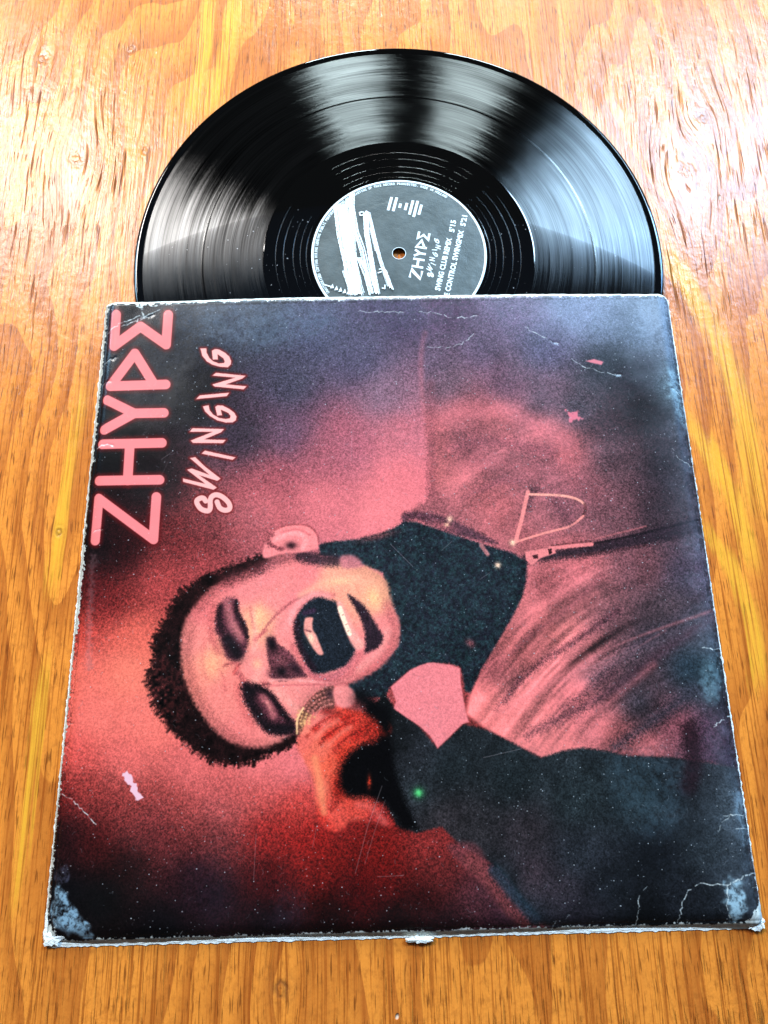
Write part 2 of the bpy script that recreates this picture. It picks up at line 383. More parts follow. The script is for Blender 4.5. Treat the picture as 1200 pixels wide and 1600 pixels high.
# polo neck
DK = (27,33,37)
NECK = [(498,850),(520,846),(560,842),(595,833),(617,824),(632,814),(650,815),(700,832),(760,852),(800,863),(824,878),(822,910),(815,935),(800,965),(775,1008),(752,1046),(735,1083),(727,1080),(722,1050),(719,1042),(703,1037),(688,1036),(668,1036),(640,1047),(611,1072),(600,1090),(540,1090),(545,1068),(590,1045),(622,1010),(625,975),(605,930),(598,895),(560,880),(500,868)]
NF = np.ones((N, N, 3), np.float32) * np.array(DK, np.float32) * (1 + (fbm(60, 4, .7) - .5)[..., None] * .8)
NF = NF + (GR3[..., None] * np.array([6, 22, 16]))
poly([(634,800),(690,806),(760,838),(775,850),(700,832),(650,812),(630,818)], (86,46,52), 4)
blob(690, 822, 20, 8, (190,92,92), .6, 15); blob(703, 811, 4.5, 4.5, (255,186,150), 1); blob(698, 820, 4, 3, (255,180,140), .9)
poly(NECK, NF, 2.6, smooth=False)
blob(590, 838, 26, 5, (120,62,60), .7, -14)
stroke([(752,852),(762,866)], 3, (200,110,104), 1.5, .8); blob(778, 883, 4.5, 4.5, (255,196,160), 1); blob(735, 1005, 7, 5, (150,76,76), .8, 40)
# sleeve of the coat and the gap of lit wall under the arm
ARM = [(600,1080),(617,1107),(655,1135),(684,1169),(705,1150),(724,1131),(760,1140),(800,1160),(845,1184),(880,1173),(910,1168),(945,1173),(980,1181),(1050,1183),(1110,1192),(1240,1215),(1240,1500),(862,1470),(840,1436),(815,1410),(797,1380),(770,1350),(720,1322),(690,1292),(650,1302),(620,1290),(600,1250),(585,1190),(575,1120)]
AF = field([(610,1150,(20,20,22)),(650,1180,(52,50,58)),(660,1230,(52,56,62)),(700,1200,(36,46,50)),(800,1220,(38,50,54)),(740,1300,(62,50,54)),(700,1280,(70,52,56)),(820,1300,(66,46,52)),(900,1250,(44,58,62)),(1000,1250,(42,58,64)),(1080,1240,(30,32,38)),
    (830,1370,(90,52,62)),(790,1380,(30,42,50)),(830,1430,(40,44,56)),(870,1390,(74,52,64)),(900,1340,(52,56,68)),(950,1380,(26,28,36)),(1030,1330,(18,20,28)),(1000,1420,(14,15,20)),(900,1430,(40,28,40)),(1100,1330,(44,52,60)),(1150,1260,(66,78,90)),(1150,1350,(52,60,70)),(1150,1420,(30,34,44)),(1070,1400,(32,34,44)),(1080,1200,(50,50,58))], 1.9, 28)
AF = (AF * .6 + AF.mean(2, keepdims=True) * np.array((.41, .40, .38), np.float32)) * .62 * (1 + (fbm(40, 5, .7) - .5)[..., None] * .9)
poly(ARM, AF, 3, smooth=False)
poly([(700,1320),(740,1318),(760,1345),(765,1380),(740,1365),(715,1345)], (112,52,54), 6, .7)
stroke([(735,1345),(770,1380),(800,1420),(850,1462)], 13, (112,48,46), 8, .75, True)
stroke([(772,1360),(800,1395),(838,1440)], 9, (30,44,52), 6, .8, True)
stroke([(1078,1140),(1085,1190),(1075,1230)], 14, (26,10,14), 9, .75, True)
GAP = [(611,1073),(640,1048),(655,1040),(668,1036),(676,1035),(690,1037),(705,1039),(719,1044),(720,1066),(724,1090),(728,1112),(733,1128),(722,1132),(704,1150),(684,1169),(672,1150),(655,1134),(632,1119),(615,1107),(619,1096),(615,1084)]
poly(GAP, (236,118,116), 1.6, smooth=False)
# hand
HF = field([(470,1160,(240,100,84)),(490,1120,(232,104,92)),(480,1200,(240,102,78)),(500,1170,(238,98,74)),(500,1230,(242,104,76)),(520,1270,(224,74,58)),(525,1150,(220,66,48)),(555,1120,(200,52,38)),(580,1140,(160,36,26)),(540,1180,(190,46,30)),(530,1230,(150,30,20)),(500,1285,(190,44,34)),(560,1265,(200,62,48)),(590,1280,(150,40,36)),(510,1200,(240,90,62))], 1.8, 9)
poly([(462,1162),(468,1142),(492,1114),(530,1104),(550,1109),(590,1116),(612,1140),(590,1170),(560,1195),(545,1208),(545,1238),(575,1240),(602,1262),(612,1292),(575,1284),(548,1284),(540,1292),(525,1300),(505,1290),(493,1264),(490,1222),(476,1190)], HF, 4)
for a_ in [(492,1140,10,4,-25),(514,1148,10,5,-30),(540,1122,14,4,-20),(558,1150,12,5,-40)]: blob(*a_[:4], (170,30,22), .8, a_[4])
stroke([(492,1185),(500,1225),(506,1270)], 5, (255,140,92), 4, .6, True); stroke([(515,1180),(520,1230)], 3, (214,66,46), 3, .6, True)
for q in ([(480,1150),(492,1136),(512,1122),(530,1116)], [(500,1162),(516,1146),(536,1134),(556,1126)], [(522,1174),(536,1158),(556,1144),(572,1136)]): stroke(q, 2.2, (140,26,20), 3.2, .7, True)
for q in ([(474,1146),(484,1134),(502,1118)], [(494,1152),(508,1138),(528,1126)], [(514,1164),(530,1148),(548,1136)]): stroke(q, 2.5, (255,138,112), 4, .45, True)
stroke([(530,1200),(528,1240),(520,1262)], 6, (120,20,14), 5, .5, True)
stroke([(560,1258),(580,1262),(600,1285)], 5, (226,92,80), 5, .5, True)
blob(582, 1142, 12, 7, (150,36,26), .6)
# black shade between hand and arm
BK = (420, 1000, 3.0)
poly([(395,250),(440,300),(455,345),(490,370),(520,420),(500,470),(430,490),(370,540),(335,600),(335,690),(380,735),(470,742),(550,780),(600,850),(625,890),(700,885),(690,850),(620,690),(585,540),(575,400),(570,330),(480,270)], (4,3,4), 8, tr=BK)
stroke([(465,400),(500,420),(540,440)], 4, (120,24,16), 5, .5, True, tr=BK); blob(577, 1222, 3, 9, (170,44,26), .9)
# hair
HAIR = [(432,862),(400,868),(360,885),(320,898),(300,912),(278,932),(262,960),(248,985),(240,1003),(236,1040),(228,1062),(236,1085),(245,1112),(268,1142),(298,1168),(330,1188),(360,1196),(395,1192),(430,1176),(461,1164),(462,1150),(440,1140),(340,1130),(300,1000),(340,920),(430,880)]
JH = upsample(rng.random((170, 170)) - .5, (N, N)); 
HFc = np.ones((N, N, 3), np.float32) * np.array((22, 9, 9), np.float32) + (fbm(90, 3, .7) - .5)[..., None] * np.array((44, 18, 18), np.float32)
HFc = HFc + (np.exp(-(((X - 250) / 30) ** 2 + ((Y - 1090) / 60) ** 2)) * (.4 + GR3 * 2))[..., None] * np.array((50, 18, 16), np.float32)
poly(HAIR, HFc, 5, jit=6, jfield=JH * .5 + J1 * .6)
for k in range(60):       # stray spikes of hair round the crown
    i = rng.uniform(4.2, 17.2); a0 = np.array(HAIR, float)[int(i)] * (1 - i % 1) + np.array(HAIR, float)[int(i) + 1] * (i % 1)
    d = a0 - np.array([375, 1030]); d /= np.hypot(*d); t = np.array([-d[1], d[0]]) * rng.uniform(-.7, .7)
    stroke([a0 - d * 6, a0 + (d + t) * rng.uniform(2, 8)], 1.4, (30, 12, 11), 1.6, rng.uniform(.5, .95), taper=(1.2, .3))
# face
FACE = [(440,864),(415,880),(375,895),(335,915),(305,945),(288,975),(282,1005),(284,1045),(294,1078),(313,1113),(340,1146),(375,1165),(410,1168),(440,1158),(462,1140),(470,1112),(500,1080),(545,1068),(590,1045),(618,1012),(624,976),(612,940),(603,908),(585,890),(540,876),(490,868)]
FF = field([(300,1000,(242,126,112)),(300,1060,(244,126,106)),(330,1040,(246,140,110)),(345,1090,(242,122,108)),(380,1140,(240,116,106)),(360,900,(228,108,104)),(420,900,(238,120,114)),(430,930,(242,126,116)),(405,970,(250,160,118)),(390,920,(238,122,114)),
    (480,890,(240,118,112)),(520,905,(250,150,118)),(560,912,(248,152,118)),(584,935,(248,156,116)),(600,980,(242,124,114)),(580,1030,(238,118,112)),(520,1060,(240,122,114)),(450,980,(240,124,116)),(400,1050,(244,130,118)),(370,1070,(240,118,104)),(420,1090,(246,134,120)),(445,1110,(244,128,116)),(550,1045,(240,120,112)),(460,940,(238,120,114)),(310,950,(226,106,100))], 1.8, 10)
_sl = boxof(np.array(FACE, float), 4); _d = sdf(spline(FACE), X[_sl], Y[_sl])
FF[_sl] *= (.88 + .12 * sm(-_d, 0, 24))[..., None]
poly(FACE, FF, 5, jit=2)
stroke([(300,985),(293,1010),(296,1050),(310,1090),(340,1132),(380,1160)], 7, (120,50,48), 9, .28, True)
stroke([(312,945),(345,915),(390,900)], 6, (110,44,44), 9, .32, True)
stroke([(334,950),(329,985),(340,1018)], 5, (196,84,80), 6, .6, True); stroke([(395,958),(399,990),(397,1018)], 4, (255,158,140), 5, .55, True); stroke([(391,950),(396,980)], 2, (190,80,78), 3, .5, True)
stroke([(402,1038),(404,1052),(398,1062)], 6, (255,160,138), 6, .5, True); stroke([(430,1078),(450,1096),(462,1108)], 6, (255,156,136), 6, .5, True)
stroke([(372,1075),(376,1100),(392,1130)], 5, (206,88,82), 6, .55, True); stroke([(320,1000),(316,1030),(322,1060)], 2, (214,98,90), 4, .5, True); stroke([(342,1046),(350,1062),(352,1080)], 2, (206,90,84), 3, .5, True)
stroke([(446,985),(462,958),(488,940)], 8, (255,146,132), 8, .45, True); stroke([(560,1055),(600,1025),(616,985),(604,945)], 6, (196,84,80), 8, .55, True); stroke([(560,1046),(592,1018),(605,985)], 6, (255,150,134), 7, .5, True)
# sideburn, temple shade
stroke([(398,892),(430,876),(465,868),(490,872)], 8, (120,56,58), 7, .65, True); stroke([(470,868),(500,874),(525,876)], 9, (44,26,32), 6, .85, True)
poly([(532,870),(548,867),(562,874),(566,884),(552,888),(534,886)], (196,104,104), 4, .9)
stroke([(352,905),(375,895),(405,885)], 9, (60,24,26), 8, .6, True)
# ear
poly([(413,852),(416,838),(428,828),(445,821),(465,818),(484,823),(494,834),(498,849),(492,858),(470,863),(440,865),(418,872),(410,868)], (240,124,118), 2.5)
stroke([(428,828),(450,820),(480,821),(495,834),(498,850)], 1.3, (150,58,60), 1.6, .7, True)
stroke([(421,850),(417,842),(424,834)], 4, (120,50,52), 3.5, .8, True); stroke([(425,852),(437,858)], 2.5, (110,44,48), 2.5, .8)
stroke([(432,842),(450,833),(470,834),(478,846),(472,856)], 3.5, (250,150,140), 3, .7, True); stroke([(440,832),(465,827),(484,836)], 1.5, (200,86,86), 2, .6, True)
blob(455, 852, 9, 6, (44,20,24), 1, 0); blob(441, 857, 5, 3, (120,50,54), .8)
# eyes, screwed shut in dark hollows
def eye(pts, lid, core):
    poly(pts, (84,38,44), 4.5)
    for p, hw, c, al in lid: stroke(p, hw, c, hw * .8, al, True)
    for e in core: blob(*e[:4], (20,14,17), .95, e[4])
eye([(354,935),(363,934),(371,937),(373,955),(383,972),(387,993),(387,1010),(378,1027),(367,1033),(353,1027),(348,1010),(345,1000),(337,988),(336,975),(340,957),(345,943)],
    [([(345,948),(342,965),(346,984)], 5, (34,18,22), .9), ([(355,940),(358,960),(366,984),(376,998)], 6.5, (172,88,88), .9), ([(369,940),(371,960),(381,978),(386,996)], 3.5, (34,18,22), .95), ([(366,975),(374,990)], 3, (196,104,100), .7)],
    [(363,1010,15,10,60),(370,1020,12,10,60),(355,999,9,9,60)])
eye([(380,1066),(392,1069),(407,1073),(418,1078),(428,1092),(442,1108),(452,1124),(463,1129),(462,1146),(434,1148),(416,1144),(406,1132),(394,1114),(383,1098),(378,1080)],
    [([(385,1074),(392,1096),(408,1124),(428,1140),(455,1138)], 8, (22,14,17), .95), ([(400,1073),(422,1086),(440,1110),(454,1128)], 5, (24,14,17), .95), ([(411,1090),(421,1103),(427,1118)], 5.5, (170,86,86), .95), ([(417,1096),(423,1108)], 2.2, (212,116,108), .8)],
    [(440,1138,18,8,10),(394,1080,10,9,40)])
stroke([(372,1040),(366,1052)], 2.5, (200,70,66), 2.5, .7); stroke([(350,1040),(362,1036),(374,1038)], 2.5, (150,62,60), 3, .7, True); stroke([(373,1052),(380,1062)], 4, (170,70,70), 4, .6)
MT = (400, 920, 5.0)
# brow lines, cheek lines
stroke([(406,994),(425,968),(450,945),(482,928)], 1.8, (168,72,72), 2.6, .75, True); stroke([(398,1000),(415,985)], 2.5, (210,92,88), 3, .7)
stroke([(470,930),(520,905),(560,905)], 5, (252,160,126), 5, .6, True); blob(404, 962, 7, 16, (255,180,126), .6, 10); blob(330, 1036, 13, 18, (255,176,120), .42); blob(584, 934, 9, 14, (255,186,122), .6, -25); blob(532, 908, 20, 6, (255,180,130), .7, -5); blob(402,1037,8,8,(255,170,120),.5)
# nose and nostril shade
poly([(85,390),(120,378),(150,385),(168,430),(230,465),(290,520),(335,590),(402,682),(330,692),(220,722),(150,712),(108,690),(112,640),(95,560),(84,470)], (98,48,52), 3.2, tr=MT)
blob(425, 1007, 7, 12, (18,12,16), 1, -20); blob(440, 1049, 10, 9, (22,15,18), 1, 20); blob(462, 1045, 12, 7, (34,20,26), .85, 45); blob(438, 1031, 9, 6, (128,66,68), .8, 40); blob(420, 1052, 5, 6, (110,54,56), .6)
stroke([(421,1063),(440,1062),(480,1064),(520,1068)], 1.8, (250,146,134), 2, .8, True); stroke([(412,1068),(420,1070)], 3, (130,54,54), 3, .8)
stroke([(425,1071),(480,1070),(540,1068)], 1.4, (206,94,92), 1.8, .7, True)
# mouth
stroke([(462,985),(466,955),(492,932),(520,930)], 4, (204,92,90), 5, .6, True); stroke([(458,1010),(472,1036),(492,1058),(520,1062),(548,1050),(562,1022)], 4, (196,86,86), 5, .6, True)
MT = (400, 920, 5.0)
stroke([(270,260),(290,180),(360,90),(470,45),(560,60)], 5, (250,150,140), 4, .6, True, tr=MT)
stroke([(390,600),(450,665),(560,690),(680,640),(760,540)], 5, (190,92,94), 4, .7, True, tr=MT)
poly([(305,270),(330,190),(400,105),(480,66),(550,78),(630,105),(640,150),(660,220),(690,280),(720,340),(740,400),(785,430),(775,490),(730,560),(690,605),(600,640),(520,662),(450,655),(410,610),(370,530),(330,430),(305,340)], (26,29,34), 3.2, tr=MT)
stroke([(320,260),(330,400),(380,520),(450,620)], 5, (34,20,26), 4, .9, True, tr=MT); stroke([(380,190),(450,170)], 4, (74,40,62), 3, .6, tr=MT)
poly([(380,240),(410,222),(445,228),(440,270),(445,320),(470,360),(490,410),(515,470),(525,510),(490,515),(450,470),(410,400),(375,330)], (236,140,122), 2.0, tr=MT)
blob(400 + 430 / 5, 920 + 385 / 5, 5, 9, (255,196,156), .9, -20); stroke([(380,320),(430,335)], 1.2, (110,50,52), 1.5, .7, tr=MT)
stroke([(650,115),(690,200),(720,290),(770,390),(800,430)], 7.5, (246,150,132), 3, 1, True, tr=MT, taper=(.5, 1.2)); stroke([(655,150),(690,250),(730,350)], 3.6, (255,214,176), 1.6, 1, True, tr=MT)
for q in [(672,205),(700,280),(716,330)]: stroke([q, (q[0] + 12, q[1] - 5)], .8, (190,90,84), 1, .6, tr=MT)
# shade under the lower lip
poly([(715,45),(760,65),(810,100),(860,150),(910,230),(960,310),(990,370),(985,420),(950,460),(890,490),(850,505),(855,440),(850,350),(830,270),(790,180),(750,110)], (40,24,30), 3.4, tr=MT)
# microphone head and thumb
poly([(462,1146),(465,1124),(474,1106),(487,1090),(503,1077),(521,1073),(524,1090),(520,1108),(500,1108),(480,1122),(470,1146)], (92,48,40), 2)
for i in range(14):
    for j in range(5):
        t = i / 13; a_ = math.radians(182 + 84 * t); r_ = 58 - 6.5 * j
        q = (521 + r_ * math.cos(a_), 1132 + r_ * math.sin(a_))
        if q[0] < 520 and (j < 4 or i > 2): blob(q[0], q[1], 2.2, 2.0, (236,160,104) if t < .3 else (206,112,98), .95)
blob(474, 1130, 5, 11, (250,176,112), .55, 20); blob(516, 1084, 8, 9, (50,28,32), .85); blob(512, 1112, 12, 6, (120,30,26), .8)
stroke([(464,1146),(465,1124),(474,1106)], 1.5, (255,190,130), 1.2, .9, True)
poly([(522,1074),(538,1071),(549,1076),(556,1088),(552,1100),(538,1106),(527,1102),(521,1090)], (242,128,118), 3.5)
blob(565, 1092, 16, 16, (10,7,9), .8); blob(480, 1143, 9, 5, (250,120,96), .8)
# film grain, then the lettering in clean ink on top
LUM = IMG.mean(2, keepdims=True)
IMG *= 1 + GRAIN[..., None] * (.74 - .56 * np.clip((LUM - 60) / 90, 0, 1))
BIG = (100, 440, 3.6375); INK = (240,122,118)
E5 = [[(298,190),(283,365),(435,255),(580,357),(593,190)]]
P5 = [[(577,583),(262,593),(402,407),(506,575)]]
Y5 = [[(244,672),(398,748),(567,745)], [(228,842),(398,748)]]
H5 = [[(217,924),(556,916)], [(198,1132),(543,1126)], [(374,926),(362,1130)]]
Z5 = [[(176,1472),(197,1233),(508,1465),(525,1224)]]
for hw, c, f, al in ((11.5, (90,14,16), 4, .8), (7.6, INK, .8, 1)):
    for L in (E5, P5, Y5, H5, Z5):
        for st in L: stroke(st, hw, c, f, al, tr=BIG)
T1, T2 = (280, 530, 10.0), (280, 670, 10.0); SOFT = (246,166,154)
SW = [  # letter shapes with cut ends
 (T1,[(330,145),(425,142),(432,215),(470,290),(530,345),(620,378),(700,372),(712,345),(690,300),(600,235),(605,318),(525,318),(510,182),(560,155),(630,165),(720,215),(785,275),(812,340),(808,390),(760,440),(640,432),(520,400),(430,345),(360,260)]),
 (T1,[(515,568),(575,522),(1042,570),(985,615),(735,703),(1055,733),(1005,782),(550,738),(515,705),(870,600)]),
 (T1,[(258,935),(320,875),(785,832),(740,888)]),
 (T1,[(368,1048),(458,1028),(475,1105),(530,1175),(620,1225),(720,1243),(790,1232),(800,1195),(765,1150),(650,1100),(670,1185),(592,1193),(560,1055),(600,1030),(680,1035),(780,1085),(860,1145),(895,1205),(885,1262),(830,1298),(730,1300),(600,1270),(480,1200),(400,1125)]),
 (T2,[(160,45),(205,-12),(702,0),(655,50),(395,162),(730,170),(680,222),(215,220),(175,182),(520,45)]),
 (T2,[(345,385),(400,338),(882,442),(830,483)]),
 (T2,[(163,455),(250,440),(400,585),(645,775),(595,812),(315,725),(588,915),(535,950),(60,828),(55,772),(400,855),(118,637),(195,617),(465,715)])]
for hw, c, f, al in ((2.6, (110,20,20), 2.2, .8), (0.0, SOFT, .7, 1)):
    for tr, p in SW: poly(p, c, f, al, smooth=False, grow=hw, tr=tr)
    stroke([(410,1125),(380,1085),(330,1082),(275,1120),(285,1180),(340,1250),(420,1280),(470,1265),(485,1210),(482,1120),(510,1055),(580,1028),(670,1060),(760,1140),(790,1210),(770,1258),(700,1268),(630,1230),(590,1140)], 4.1 + hw, c, f, al, True, tr=T2)
# pink nicks, green fleck, lost ink
poly([(915,564),(928,561),(943,565),(940,570),(925,567)], (214,112,118), 1.2, smooth=False)
poly([(884,640),(895,645),(903,642),(905,650),(911,654),(900,656),(889,659),(890,650)], (216,104,114), 1.6, jit=2)
poly([(190,1208),(199,1205),(206,1212),(208,1222),(215,1228),(216,1237),(223,1246),(214,1253),(208,1240),(203,1236),(204,1228),(195,1220)], (236,178,184), 1, smooth=False, jit=2)
blob(654, 1239, 5, 5, (130,255,140), 1); blob(654, 1239, 9, 9, (50,150,80), .5)
# ---- board wear (rubbing, specks, scratches, cracks, bare edges) plus painted reflections
REL = np.zeros((N, N), np.float32)          # relief of the front board
SCUFF = np.zeros((N, N), np.float32)        # where the varnish is rubbed dull
ED = np.minimum(np.minimum(UX + S / 2, S / 2 - UX), np.minimum(UY + S / 2, S / 2 - UY))
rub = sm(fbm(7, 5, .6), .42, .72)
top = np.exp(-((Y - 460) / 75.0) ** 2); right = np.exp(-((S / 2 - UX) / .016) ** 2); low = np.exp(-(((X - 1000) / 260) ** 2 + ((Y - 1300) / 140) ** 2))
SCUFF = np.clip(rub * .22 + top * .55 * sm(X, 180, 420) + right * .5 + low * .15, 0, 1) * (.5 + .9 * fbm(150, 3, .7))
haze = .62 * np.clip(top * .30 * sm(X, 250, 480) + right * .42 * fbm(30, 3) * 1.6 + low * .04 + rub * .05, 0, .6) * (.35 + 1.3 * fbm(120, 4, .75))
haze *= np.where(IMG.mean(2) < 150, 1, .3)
IMG = IMG * (1 - haze[..., None]) + haze[..., None] * np.array((150, 165, 182), np.float32)  # haze of window light on the rubbed varnish, painted into the print
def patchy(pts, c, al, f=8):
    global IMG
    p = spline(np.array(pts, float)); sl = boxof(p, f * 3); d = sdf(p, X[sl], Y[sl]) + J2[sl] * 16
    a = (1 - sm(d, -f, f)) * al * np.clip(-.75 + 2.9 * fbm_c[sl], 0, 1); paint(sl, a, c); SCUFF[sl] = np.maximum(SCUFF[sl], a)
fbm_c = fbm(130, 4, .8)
patchy([(80,1388),(100,1392),(120,1420),(148,1462),(130,1468),(98,1455),(78,1440)], (150,182,200), .85, 5)  # bluish reflection of the bent corner, painted over scuffed board
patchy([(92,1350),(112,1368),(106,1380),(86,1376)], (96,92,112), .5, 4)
patchy([(1140,1372),(1165,1400),(1162,1438),(1142,1438),(1134,1400)], (176,206,218), .8, 5)  # whitish corner highlight painted in with the scuffing
patchy([(1042,570),(1064,600),(1074,660),(1058,655),(1044,610)], (150,180,190), .6, 6); patchy([(1118,1030),(1128,1090),(1110,1100),(1096,1050)], (120,150,160), .55, 8)  # reflective patches by the right edge, painted as pale scuffs
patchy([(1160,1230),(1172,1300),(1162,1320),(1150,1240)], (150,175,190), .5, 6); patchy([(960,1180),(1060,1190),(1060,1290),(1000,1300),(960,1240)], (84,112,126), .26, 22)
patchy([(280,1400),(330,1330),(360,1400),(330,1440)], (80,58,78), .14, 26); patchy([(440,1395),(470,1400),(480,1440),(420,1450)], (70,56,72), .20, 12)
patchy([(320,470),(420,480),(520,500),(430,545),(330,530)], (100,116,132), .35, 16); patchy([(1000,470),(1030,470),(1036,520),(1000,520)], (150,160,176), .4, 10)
# specks and fibres
nsp = 4200
for k in range(nsp):
    i, j = int(rng.uniform(4, N - 6)), int(rng.uniform(4, N - 6)); x_, y_ = X[i, j], Y[i, j]
    if IMG[i, j].mean() > 120 and rng.random() < .7: continue
    br = rng.uniform(.25, .97) ** 2.4; s1 = 1 if rng.random() < .5 else 2; s2 = 2 if rng.random() < .85 else 3
    IMG[i:i + s1, j:j + s2] = IMG[i:i + s1, j:j + s2] * (1 - br) + br * np.array((205, 205, 205))
for k in range(620):
    i, j = rng.integers(10, N - 10, 2); x_, y_ = X[i, j], Y[i, j]; a_ = rng.uniform(0, 6.28); L = rng.uniform(2, 9)
    stroke([(x_, y_), (x_ + L * .6 * math.cos(a_), y_ + L * .6 * math.sin(a_)), (x_ + L * math.cos(a_ + .3), y_ + L * math.sin(a_ + .3))], .25, (150, 150, 154), .45, rng.uniform(.15, .6))
WHT = (222, 222, 214)
def crack(pts, hw=.9, al=.95, jit=1.6):
    p = np.array(pts, float); q = [p[0]]
    for a, b in zip(p[:-1], p[1:]):
        n_ = max(2, int(np.hypot(*(b - a)) / 4))
        for t in np.arange(1, n_ + 1) / n_: q.append(a + (b - a) * t + (rng.uniform(-jit, jit, 2) if t < 1 else 0))
    for a, b in zip(q[:-1], q[1:]):
        if rng.random() < .86: stroke([a, b], hw * rng.uniform(.25, 1.0), WHT, .7, al * rng.uniform(.45, 1))
    sl = boxof(np.array(q), 12)
    for a, b in zip(q[:-1], q[1:]):
        REL[sl] = np.minimum(REL[sl], -np.exp(-segd(X[sl], Y[sl], a, b) / 4.0)) * .55
for a_ in [([(218,470),(222,488),(226,497)],2.2),([(200,508),(225,496),(250,484)],1),([(165,520),(190,505),(225,492)],.8),([(190,510),(220,500),(240,492)],.9),([(160,566),(180,558)],.8),([(158,600),(172,595)],.8),([(150,700),(168,694),(176,696)],1.2),([(146,832),(150,829),(160,826)],.6),
    ([(83,1237),(115,1252),(130,1268),(142,1280),(150,1288)],.9),([(97,1129),(112,1131)],.5),([(96,1167),(110,1172)],.5),([(1098,1012),(1115,1015),(1136,1013)],.9),([(1116,1136),(1128,1125),(1150,1117)],1),([(1131,1275),(1150,1273),(1176,1276)],.9),([(1122,1300),(1128,1285),(1140,1275)],.6),
    ([(1083,1387),(1095,1380),(1110,1383),(1125,1382),(1138,1383)],1),([(1136,1384),(1150,1376),(1165,1368),(1188,1364)],1.3),([(1062,1445),(1066,1415),(1074,1395),(1084,1386)],1),([(1136,1384),(1138,1405),(1135,1415),(1142,1435)],.9),([(1150,1295),(1186,1298)],.7),([(1178,1388),(1192,1390)],.8),
    ([(1000,1400),(998,1420),(996,1450)],.9),([(1002,1395),(1012,1385)],.5),([(866,1455),(870,1440)],.8),([(885,1437),(891,1430)],.6),([(275,1470),(280,1462),(284,1456)],.9),([(655,488),(680,490),(705,497),(730,497),(745,494)],.8),([(668,542),(700,543),(722,538),(740,522)],.6),([(820,512),(850,528),(872,537)],.6),([(893,560),(910,572),(940,582),(970,585)],.6),([(560,488),(630,489)],.5),
    ([(1078,632),(1068,617),(1050,606)],.5),([(1050,700),(1062,718),(1085,727)],.6),([(480,450),(483,462)],1.2)]: crack(*a_)
for p_, al in [([(597,1228),(575,1290),(555,1365)],.5),([(602,1250),(585,1300),(570,1350)],.4),([(400,1303),(396,1375)],.4),([(495,1290),(488,1325)],.35),([(590,1370),(630,1368)],.5),([(755,1184),(815,1170)],.5),([(610,850),(645,885)],.5),([(690,860),(706,846)],.4),([(750,905),(765,895)],.35),([(550,670),(549,720)],.25),([(905,1050),(1000,1010)],.2),([(240,770),(262,722)],.2),([(252,718),(270,705)],.4)]:
    stroke(p_, .35, (196,170,168), .6, al)
stroke([(145,870),(140,960),(138,1045)], 4, (170,120,120), 5, .28, True, jit=5)
# bare white board along the edges
en = fbm(260, 3, .7); en2 = fbm(40, 3, .6)
wid = .0002 + .0022 * np.clip(en - .42, 0, 1) * (.4 + 2.2 * np.clip(en2 - .3, 0, 1))
dl, dr, db, dt = UX + S / 2, S / 2 - UX, UY + S / 2, S / 2 - UY
corn = lambda a, b, r: np.hypot(a, b) < r * (.7 + .6 * en)
yl = (Y > 690) & (Y < 990)
bare = (dl < wid + np.where(yl & (Y > 850), .0014, np.where(Y < 720, .0010, .0004)) * (.3 + en * 1.3)) | (dr < wid * .8) | (db < wid * 1.6 + .0011 * (.45 + en2)) | (dt < wid * 1.2 + .0006 * (.3 + en2 * 1.2))
bare |= (dl + db < .0105 + .006 * (en - .5)) & (J2 > -.38) | (dr + db < .0100 + .005 * (en - .5)) | (dt + dl < .003 + .006 * (en - .4)) | (dt + dr < .0035 + .005 * (en - .5))
bare |= (corn(dl - .020, dt, .0035) | corn(dl - .027, dt, .003)) & (dt < .0030 * en2 * 2) & (en > .45)
IMG[bare] = np.array((222, 222, 212)) * (1 - .30 * np.clip(fbm(300, 2)[bare] - .25, 0, 1))[:, None]
dk = (ED < .0032) & ~bare & (fbm(200, 2) > .50) & (IMG.mean(2) < 140); IMG[dk] *= .7
REL += -.9 * np.exp(-((dl - .0028) / .0006) ** 2) * .6 - .9 * np.exp(-((db - .0026) / .0006) ** 2) * .5
SCUFF[bare] = 1
IMG = np.clip(IMG, 0, 255)

def image(name, rgb, data=False):
    im = bpy.data.images.new(name, N, N, float_buffer=data, is_data=data)
    a = np.ones((N, N, 4), np.float32); a[..., :3] = rgb
    im.pixels.foreach_set(a.ravel()); im.update()
    return im
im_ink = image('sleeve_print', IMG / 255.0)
im_rel = image('sleeve_relief', np.dstack([np.clip(REL * .5 + .5 + (fbm(20, 3) - .5) * .25, 0, 1), np.clip(SCUFF, 0, 1), bare.astype(np.float32)]), True)

